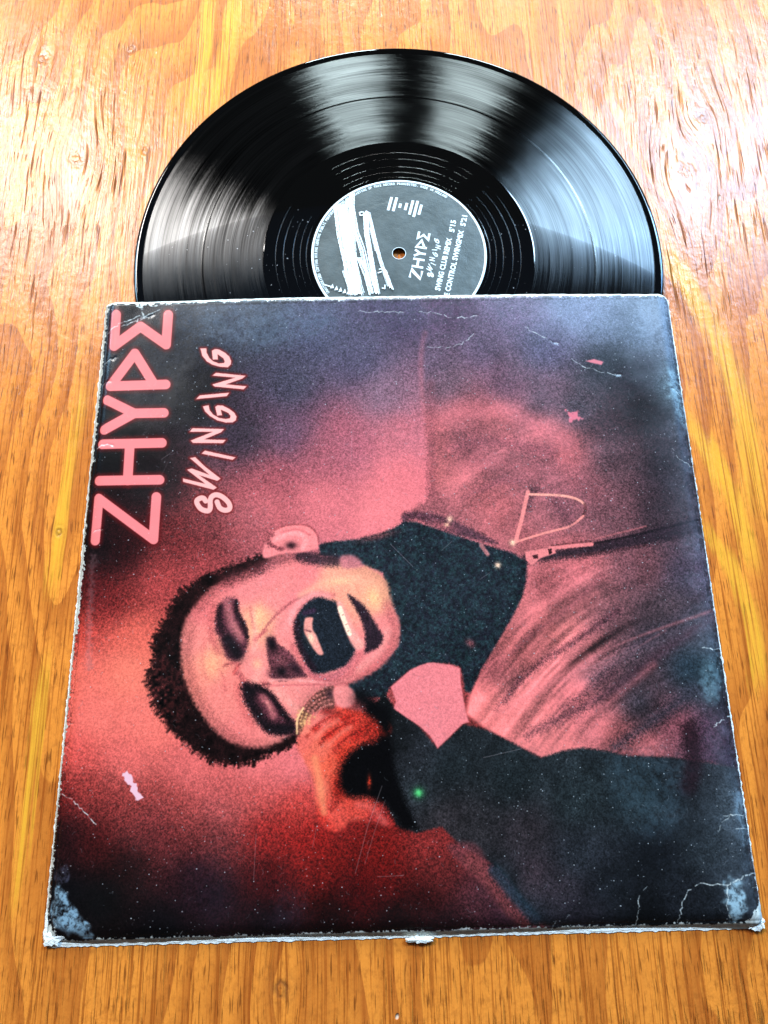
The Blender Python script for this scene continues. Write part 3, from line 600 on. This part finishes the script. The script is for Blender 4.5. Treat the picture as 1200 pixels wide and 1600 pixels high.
def sleeve_mat():
    m, nd, b = material('printed_board')
    uvn = nd.new('ShaderNodeUVMap')
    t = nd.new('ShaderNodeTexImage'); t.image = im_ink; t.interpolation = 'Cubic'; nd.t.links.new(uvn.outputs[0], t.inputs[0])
    r = nd.new('ShaderNodeTexImage'); r.image = im_rel; r.interpolation = 'Cubic'; nd.t.links.new(uvn.outputs[0], r.inputs[0])
    s = nd.new('ShaderNodeSeparateColor'); nd.t.links.new(r.outputs[0], s.inputs[0])
    rel, sc, br = [Val(nd, s.outputs[i]) for i in range(3)]
    hs = nd.new('ShaderNodeHueSaturation'); hs.inputs['Value'].default_value = INKV; nd.t.links.new(t.outputs[0], hs.inputs['Color'])
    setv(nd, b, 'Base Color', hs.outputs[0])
    x, y, z, tc = objxy(nd)
    fine = noise(nd, vec(nd, x, y), 2600, 2, .6); mid = noise(nd, vec(nd, x, y), 420, 3, .6); warp = noise(nd, vec(nd, x, y), 22, 2, .5)
    setv(nd, b, 'Roughness', (sc * .26 + .20 + fine * .06 + br * .4).min(.9))
    setv(nd, b, 'Specular IOR Level', .26)
    nrm = bump(nd, warp, 1.0, .0007)
    nrm = bump(nd, rel * 1.0 + fine * .04 + mid * .07 * sc, 1.0, .0006, nrm)
    setv(nd, b, 'Normal', nrm)
    return m
INKV = 0.90
def board_mat(name, c):
    m, nd, b = material(name); x, y, z, tc = objxy(nd)
    n = noise(nd, tc.outputs['Object'], 900, 3, .6); n2 = noise(nd, tc.outputs['Object'], 120, 3, .6)
    setv(nd, b, 'Base Color', mix(nd, n2.ss(.45, .75) * .6, c, (c[0] * .62, c[1] * .58, c[2] * .5)))
    setv(nd, b, 'Roughness', .85); setv(nd, b, 'Normal', bump(nd, n, .7, .0006)); return m

sleeve = empty('record_sleeve', (0, 0, 0), 'worn square cardboard sleeve printed with a red picture of a man shouting into a microphone', 'record sleeve')
mb = board_mat('bare_board', (.84, .83, .77))
def round_push(x, y, h, r):
    "moves a point outside the rounded square back on to its outline; r by corner"
    q = r[(x > 0) + 2 * (y > 0)]; cx, cy = h - q, h - q; ax, ay = abs(x), abs(y)
    if ax > cx and ay > cy:
        d = math.hypot(ax - cx, ay - cy)
        if d > q: ax, ay = cx + (ax - cx) * q / d, cy + (ay - cy) * q / d
    return math.copysign(ax, x), math.copysign(ay, y)
RADS = {0: .0012, 1: .0050, 2: .0015, 3: .0040}
def ss1(t): t = min(max(t, 0), 1); return t * t * (3 - 2 * t)
def board_z(x, y):
    h = S / 2; e = min(x + h, h - x, y + h)                     # three closed edges
    z = .0011 + .0022 * ss1(e / .0065)
    z -= .0005 * math.exp(-(y + h) / .008)
    u = ss1((y - (h - .05)) / .05); v = 1 - abs(x / h) ** 2.2      # the open mouth gapes over the record
    z += u * .0013 * v + .00025 * math.sin(x * 41 + 1) * math.sin(y * 33)
    for cx, cy, a, r in ((-h, -h, -.0006, .02), (h, -h, .0011, .016), (-h, h, .0010, .02), (h, h, .0004, .012)):
        d = math.hypot(x - cx, y - cy); z += a * math.exp(-(d / r) ** 2)
    return z
def front_panel():
    n = 150; h = S / 2; vs, uv, fs = [], [], []
    jr = [random.uniform(0, 1) for _ in range(4 * n + 8)]
    for j in range(n + 1):
        for i in range(n + 1):
            x, y = -h + S * i / n, -h + S * j / n
            if i in (0, n) or j in (0, n):
                k = (i + j * 3) % len(jr); d = .00028 * jr[k] ** 2
                x -= math.copysign(d, x) if i in (0, n) else 0; y -= math.copysign(d, y) if j in (0, n) else 0
            x, y = round_push(x, y, h, RADS)
            if j == n: y += .0009 * (1 - (x / h) ** 2)
            vs.append((x, y, board_z(x, y))); uv.append(((x + h) / S, min((y + h) / S, 1)))
    W = n + 1
    for j in range(n):
        for i in range(n): a = j * W + i; fs.append((a, a + 1, a + W + 1, a + W))
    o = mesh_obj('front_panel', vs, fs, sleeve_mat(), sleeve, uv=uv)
    sd = o.modifiers.new('thickness', 'SOLIDIFY'); sd.thickness = .00045; sd.offset = -1
    o.data.materials.append(mb); sd.material_offset_rim = 1; sd.material_offset = 1
    return o
front_panel()
def ragged_sheet(name, h, z0, z1, amp, mat, inset_top=0.0):
    "board with a torn, uneven outline"
    out = []
    per = 640
    for k in range(per):
        t = k / per * 4; sd, f = int(t), t % 1
        p = [(-h + 2 * h * f, -h), (h, -h + 2 * h * f), (h - 2 * h * f, h), (-h, h - 2 * h * f)][sd]
        x, y = round_push(p[0], p[1], h, {0: .001, 1: .0045, 2: .001, 3: .004})
        d = amp * (random.random() ** 3 - .25); l = math.hypot(x, y); x += d * x / l; y += d * y / l
        if sd == 2: y -= inset_top
        out.append((x, y))
    n = len(out); vs = [(x, y, z1) for x, y in out] + [(x * 1.0005, y * 1.0005, z0) for x, y in out] + [(0, 0, z1), (0, 0, z0)]
    fs = [(i, (i + 1) % n, 2 * n) for i in range(n)] + [((i + 1) % n + n, i + n, 2 * n + 1) for i in range(n)] + [(i + n, (i + 1) % n + n, (i + 1) % n, i) for i in range(n)]
    return mesh_obj(name, vs, fs, mat, sleeve, smooth=False)
ragged_sheet('back_panel', S / 2 + .0002, .0001, .0005, .0007, mb)
def worn_edge(sd):
    "bare folded edge of the board between the two panels"
    h = S / 2; n = 220; vs, fs = [], []
    for k in range(n + 1):
        f = -h + .002 + (S - .004) * k / n
        o1 = .0001 + .0003 * random.random() ** 2; o0 = {'bottom': .0008, 'left': .0003, 'right': .0002}[sd] + .0006 * random.random() ** 2.5
        zt = .0008 if sd == 'bottom' else .0012
        for off, z in ((o1 - .0012, zt - .0003), (o1, zt - .0004), (o0 + .0002, .0003), (o0 - .0012, .0002)):
            e = h + off
            vs.append({'left': (-e, f, z), 'right': (e, f, z), 'bottom': (f, -e, z)}[sd])
    for k in range(n):
        for c in range(3): a = k * 4 + c; fs.append((a, a + 1, a + 5, a + 4))
    return mesh_obj('folded_edge', vs, fs, mb, sleeve, smooth=False)
for sd in ('left', 'right', 'bottom'): worn_edge(sd)
def flake(px, py, wpx, hpx, z, seed):
    "torn tuft of white paper fibre"
    r = random.Random(seed); c = at(px, py, z); k = at(px + 1, py, z)[0] - c[0]
    n = 22; top, bot = [], []
    for i in range(n):
        a = 2 * math.pi * i / n; q = r.uniform(.65, 1.25)
        top.append((c[0] + math.cos(a) * wpx * k * .5 * q, c[1] + math.sin(a) * hpx * k * .5 * q * 1.1, z + r.uniform(0, .0005)))
    vs = top + [(x, y, max(z - .0006, .0003)) for x, y, _ in top] + [(c[0], c[1], z + .0006)]
    fs = [(i, (i + 1) % n, 2 * n) for i in range(n)] + [(i + n, (i + 1) % n + n, (i + 1) % n, i) for i in range(n)]
    return mesh_obj('torn_flake', vs, fs, mb, sleeve, smooth=False)
for i, f in enumerate([(655,1468,44,9,.0012),(84,1466,34,22,.0012),(1180,1446,26,14,.0012),(1188,1440,12,20,.0012)]): flake(*f, 100 + i)

# ------------------------------------------------------------------ the record
CX, CY, ZR = 0.00691, 0.18688, 0.0007
rec = empty('vinyl_record', (CX, CY, 0), 'black vinyl record with a grey paper label pulled half out of its sleeve', 'vinyl record')
def vinyl():
    m, nd, b = material('black_vinyl'); x, y, z, tc = objxy(nd)
    r = (x.sq() + y.sq()).sqrt(); th = x.atan2(y)
    rn = noise(nd, vec(nd, r * 5200.0, th * .8), 1.0, 2.0, .7)
    rn2 = noise(nd, vec(nd, r * 700.0, th * 1.5, 5.0), 1.0, 2.0, .6)
    music = r.ss(.0772, .0780) * (1.0 - r.ss(.1452, .1462))
    gap = (((r - .1118) * (1 / .0006)).sq() * -1.0).exp()
    music = music * (1.0 - gap * .45)
    setv(nd, b, 'Base Color', (.0025, .0026, .0032, 1)); setv(nd, b, 'Specular IOR Level', 0.0); setv(nd, b, 'Roughness', .6)
    gl = nd.new('ShaderNodeBsdfAnisotropic'); gl.distribution = 'BECKMANN'
    fr = nd.new('ShaderNodeFresnel'); fr.inputs['IOR'].default_value = 1.55
    mx = nd.new('ShaderNodeMixShader'); nd.t.links.new(fr.outputs[0], mx.inputs[0]); nd.t.links.new(b.outputs[0], mx.inputs[1]); nd.t.links.new(gl.outputs[0], mx.inputs[2])
    out = [n for n in nd.t.nodes if n.type == 'OUTPUT_MATERIAL'][0]; nd.t.links.new(mx.outputs[0], out.inputs[0])
    setv(nd, gl, 'Roughness', music * .21 + .07 + music * rn2 * .05)
    setv(nd, gl, 'Anisotropy', music * .68)
    ring = noise(nd, vec(nd, r * 1600.0, th * .5, 9.0), 1.0, 3.0, .75)
    sway = noise(nd, vec(nd, r * 130.0, th * 1.3, 14.0), 1.0, 2.0, .6)
    setv(nd, gl, 'Rotation', (ring - .5) * .13 * music + (rn2 - .5) * .05 * music + (sway - .5) * .05 * music + ANI)
    tone = music * .002 + .055 + (ring - .5) * .13 * music + (sway - .5) * .10 * music
    setv(nd, gl, 'Color', mix(nd, tone.max(0.0), (0, 0, 0), (1, 1, 1)))
    tg = nd.new('ShaderNodeTangent'); tg.direction_type = 'RADIAL'; tg.axis = 'Z'
    nd.t.links.new(tg.outputs[0], gl.inputs['Tangent'])
    turns = [(.0700, .00010), (.0655, .00012), (.0600, .00012), (.0560, .00010), (.0525, .00012)]
    dip = None
    for rr, wd in turns:
        e = (((r + th * .00025 - rr) * (1 / wd)).sq() * -1.0).exp(); dip = e if dip is None else dip.max(e)
    dust = noise(nd, vec(nd, x * 700, y * 700, 3.0), 1.0, 0.0).ss(.805, .84) * noise(nd, vec(nd, x * 30, y * 30, 1.0), 1.0, 2.0).ss(.45, .62)
    setv(nd, b, 'Base Color', mix(nd, dust, (.0025, .0026, .0032), (.30, .30, .31)))
    nrm = bump(nd, dip * -.5 + rn * .05 * music, 1.0, .00025)
    wv = noise(nd, vec(nd, x * 16, y * 16, 8.0), 1.0, 2.0, .5)
    nrm = bump(nd, wv, 1.0, .0006, nrm)
    setv(nd, gl, 'Normal', nrm)
    return m
ANI = 0.0
def lathe(name, prof, mat, parent, seg=256, closed=True):
    q = [prof[0]]
    for a, b in zip(prof[:-1], prof[1:]):          # holding loops, so that flat rings shade flat
        d = math.hypot(b[0] - a[0], b[1] - a[1])
        if d > .0012: q += [tuple(a[i] + (b[i] - a[i]) * t for i in (0, 1)) for t in (.00012 / d, 1 - .00012 / d)]
        q.append(b)
    prof = q; vs, fs = [], []; n = len(prof)
    for k in range(seg):
        a = 2 * math.pi * k / seg
        for r, z in prof: vs.append((r * math.cos(a), r * math.sin(a), z))
    for k in range(seg):
        k2 = (k + 1) % seg
        for i in range(n if closed else n - 1): j = (i + 1) % n; fs.append((k * n + i, k2 * n + i, k2 * n + j, k * n + j))
    o = mesh_obj(name, vs, fs, mat, parent); return o
T = .0016
disc = lathe('disc', [(.0036, ZR), (.0036, ZR + T - .0001), (.0500, ZR + T - .0001), (.0505, ZR + T + .0000), (.0520, ZR + T - .0001), (.0770, ZR + T - .0001), (.0776, ZR + T - .00025), (.1110, ZR + T - .00028), (.1116, ZR + T - .00025), (.1120, ZR + T - .00025), (.1126, ZR + T - .00028), (.1452, ZR + T - .00028),
    (.1462, ZR + T - .0002), (.1475, ZR + T + .0000), (.1487, ZR + T + .0001), (.1498, ZR + T - .0002), (.1505, ZR + T / 2), (.1498, ZR + .0002), (.1480, ZR + .0001)], vinyl(), rec)
def label_mat():
    m, nd, b = material('grey_label_paper'); x, y, z, tc = objxy(nd)
    n = noise(nd, vec(nd, x, y), 60, 4, .6); f = noise(nd, vec(nd, x, y), 1500, 2, .6)
    r = (x.sq() + y.sq()).sqrt()
    c = mix(nd, n.ss(.3, .7), (.036, .047, .047), (.062, .077, .077))
    setv(nd, b, 'Base Color', c); setv(nd, b, 'Roughness', n * .15 + .33); setv(nd, b, 'Specular IOR Level', .5)
    setv(nd, b, 'Normal', bump(nd, f * .3 + n * 2.0, .5, .0005)); return m
ZL = ZR + T
lab = lathe('paper_label', [(.00375, ZL - .0002), (.00375, ZL), (.0325, ZL), (.0332, ZL + .00004), (.0347, ZL + .00004), (.0354, ZL), (.0496, ZL), (.0500, ZL - .0001)], label_mat(), rec, 192, False)
def flat_white(name, c, rough=.5):
    m, nd, b = material(name); x, y, z, tc = objxy(nd)
    n = noise(nd, vec(nd, x, y), 900, 2, .6)
    setv(nd, b, 'Base Color', mix(nd, n.ss(.3, .8) * .25, c, (c[0] * .6, c[1] * .65, c[2] * .65))); setv(nd, b, 'Roughness', rough); return m
mw = flat_white('white_label_ink', (.78, .84, .84)); mp = flat_white('white_marker', (.86, .9, .9), .6)
lathe('label_rim', [(.0487, ZL + .00005), (.0488, ZL + .00012), (.0498, ZL + .00012), (.0500, ZL + .00002)], mw, lab, 192, False)
lathe('centre_hole_rim', [(.0037, ZL + .00005), (.0037, ZL + .00010), (.0040, ZL + .00010), (.0040, ZL + .00002)], mw, lab, 64, False)
def P(px, py, z): p = at(px, py, z); return np.array([p[0] - CX, p[1] - CY])
class Ink:
    def __init__(s, z): s.v, s.f, s.z = [], [], z
    def ribbon(s, pts, hw, rough=0.0, ends=True):
        pts = [np.asarray(p, float) for p in pts]; L = []
        for a, b in zip(pts[:-1], pts[1:]):
            n = max(1, int(np.hypot(*(b - a)) / .0003)) if rough else 1
            L += [a + (b - a) * k / n for k in range(n)]
        L.append(pts[-1]); base = len(s.v)
        for i, p in enumerate(L):
            t = (L[min(i + 1, len(L) - 1)] - L[max(i - 1, 0)]); t = t / (np.hypot(*t) + 1e-9); nn = np.array([-t[1], t[0]])
            if 0 < i < len(L) - 1 and not rough:      # mitre
                t1 = L[i] - L[i - 1]; t1 = t1 / np.hypot(*t1); m_ = 1 / max(.5, abs(nn @ np.array([-t1[1], t1[0]])))
            else: m_ = 1
            for sg in (1, -1):
                q = p + nn * hw * m_ * sg * (1 + rough * random.uniform(-1, .8))
                s.v.append((q[0], q[1], s.z))
        for i in range(len(L) - 1): a = base + 2 * i; s.f.append((a, a + 1, a + 3, a + 2))
        s.z += 1.2e-6
    def tri(s, pts):
        b = len(s.v); s.v += [(p[0], p[1], s.z) for p in pts]; s.f.append(tuple(range(b, b + len(pts)))); s.z += 1.2e-6
    def text(s, body, p0, p1, height, shear=0.0):
        cu = bpy.data.curves.new('t', 'FONT'); cu.body = body; cu.size = 1; cu.offset = .035; cu.resolution_u = 2
        o = bpy.data.objects.new('t', cu); COL.objects.link(o)
        me = bpy.data.meshes.new_from_object(o.evaluated_get(bpy.context.evaluated_depsgraph_get()))
        xs = [v.co.x for v in me.vertices]; x0, x1 = min(xs), max(xs); d = np.asarray(p1) - np.asarray(p0); L = np.hypot(*d); u = d / L; vv = np.array([-u[1], u[0]]); b = len(s.v)
        for v in me.vertices:
            q = p0 + u * ((v.co.x - x0) / (x1 - x0) * L + v.co.y * shear * height) + vv * v.co.y / .72 * height; s.v.append((q[0], q[1], s.z))
        for f in me.polygons: s.f.append(tuple(b + i for i in f.vertices))
        bpy.data.objects.remove(o); bpy.data.meshes.remove(me); bpy.data.curves.remove(cu); s.z += 1.2e-6
    def arc_text(s, body, r, a0, a1, height):
        n = len(body)
        for i, ch in enumerate(body):
            if ch == ' ': continue
            a = math.radians(a0 + (a1 - a0) * (i + .5) / n); da = math.radians((a1 - a0) / n) * (.44 if ch not in 'I.,' else .16)
            p = lambda q: np.array([r * math.cos(q), r * math.sin(q)])
            s.text(ch, p(a - da), p(a + da), height)
    def build(s, name, mat, parent): return mesh_obj(name, s.v, s.f, mat, parent, smooth=False)
ZI = ZL + .00006
def cp(pts, o, sc): return [P(o[0] + a / sc, o[1] + b / sc, ZL) for a, b in pts]
ink = Ink(ZI); LO, LS = (600, 290), 7.5
def sl_local(tr, p): q = at(tr[0] + p[0] / tr[2], tr[1] + p[1] / tr[2], ZP); return (q[1], -q[0])   # reading direction, letter height
def copy_word(shapes, lines, hw, p0, p1, height):
    al = [q for g in shapes + lines for q in g]; u0, u1 = min(q[0] for q in al), max(q[0] for q in al); v0, v1 = min(q[1] for q in al), max(q[1] for q in al)
    d = p1 - p0; L = np.hypot(*d); d = d / L; n_ = np.array([-d[1], d[0]]); k = L / (u1 - u0)
    f = lambda q: p0 + d * (q[0] - u0) * k + n_ * (q[1] - v0) / (v1 - v0) * height
    for g in shapes: ink.tri([f(q) for q in g])
    for g in lines: ink.ribbon([f(q) for q in g], hw)
copy_word([], [[sl_local(BIG, q) for q in st] for L_ in (E5, P5, Y5, H5, Z5) for st in L_], .00068, *cp([(432,1098),(540,560)], LO, LS), .0066)
SS = [(410,1125),(380,1085),(330,1082),(275,1120),(285,1180),(340,1250),(420,1280),(470,1265),(485,1210),(482,1120),(510,1055),(580,1028),(670,1060),(760,1140),(790,1210),(770,1258),(700,1268),(630,1230),(590,1140)]
copy_word([[sl_local(tr, q) for q in p] for tr, p in SW], [[sl_local(T2, q) for q in SS]], .00036, *cp([(600,1075),(690,632)], LO, LS), .0060)
for a, b in (((90,135),(48,290)), ((150,140),(107,300)), ((195,212),(182,262)), ((270,205),(247,288)), ((340,175),(297,340)), ((395,180),(347,368)), ((440,225),(408,342))):
    ink.ribbon(cp([a, b], LO, LS), .00078)
def tl(body, a, b, h): ink.text(body, *cp([a, b], LO, LS), h)
tl('SWING CLUB REMIX', (655,1235), (795,620), .0030); tl("5'15", (820,550), (845,410), .0030)
tl('THE CONTROL SWINGMIX', (740,1400), (935,530), .0030); tl("5'21", (950,480), (975,355), .0030)
ink.arc_text('UNAUTHORISED COPYING HIRING LENDING PUBLIC PERFORMANCE AND BROADCASTING OF THIS RECORD PROHIBITED. MADE IN HOLLAND', .0466, 212, 52, .0016)
ink.build('lettering', mw, lab)
mk = Ink(ZI + .0003); MO, MS = (480, 320), 8.571
for st, hw in (([(390,20),(440,400),(520,800),(600,1200)], .0016), ([(470,0),(500,400),(580,800),(680,1200)], .0017), ([(600,-150),(590,300),(620,650),(640,900),(730,1200)], .0016), ([(590,0),(650,350),(740,600),(820,950),(850,1080)], .0015), ([(420,0),(560,500),(620,700)], .0013),
    ([(690,720),(800,950),(860,1200)], .0014), ([(540,-60),(520,100),(560,330)], .0010), ([(560,420),(640,760),(700,1050)], .0013), ([(780,110),(800,400),(870,800),(940,1200)], .0014), ([(820,110),(900,450),(980,760),(1100,1100)], .0010), ([(850,300),(930,640)], .0008), ([(1040,880),(1130,1130)], .0011), ([(500,900),(610,1200)], .0012)):
    
    q = cp(st, MO, MS)
    for t in np.linspace(-.9, .9, 7):
        o_ = [p + np.array([hw * t + random.uniform(-.00012, .00012), random.uniform(-.001, .001)]) for p in q]; mk.ribbon(o_, hw * random.uniform(.09, .20), .8)
for st in ([(740,100),(700,110),(710,150),(760,140),(790,90),(820,110),(800,140)], [(945,920),(1000,900)], [(960,870),(1010,860)], [(1000,1120),(1040,1130),(1040,1075)], [(230,1075),(330,1105)]): mk.ribbon(cp(st, MO, MS), .00035, .2)
for cx_, cy_ in ((340,1100), (395,1125), (450,1145), (505,1165), (555,1180)): mk.tri(cp([(cx_ - 32, cy_ + 25), (cx_ + 18, cy_ + 20), (cx_ + 2, cy_ - 35)], MO, MS))
mk.build('marker_scribble', mp, lab)
print('script ready')
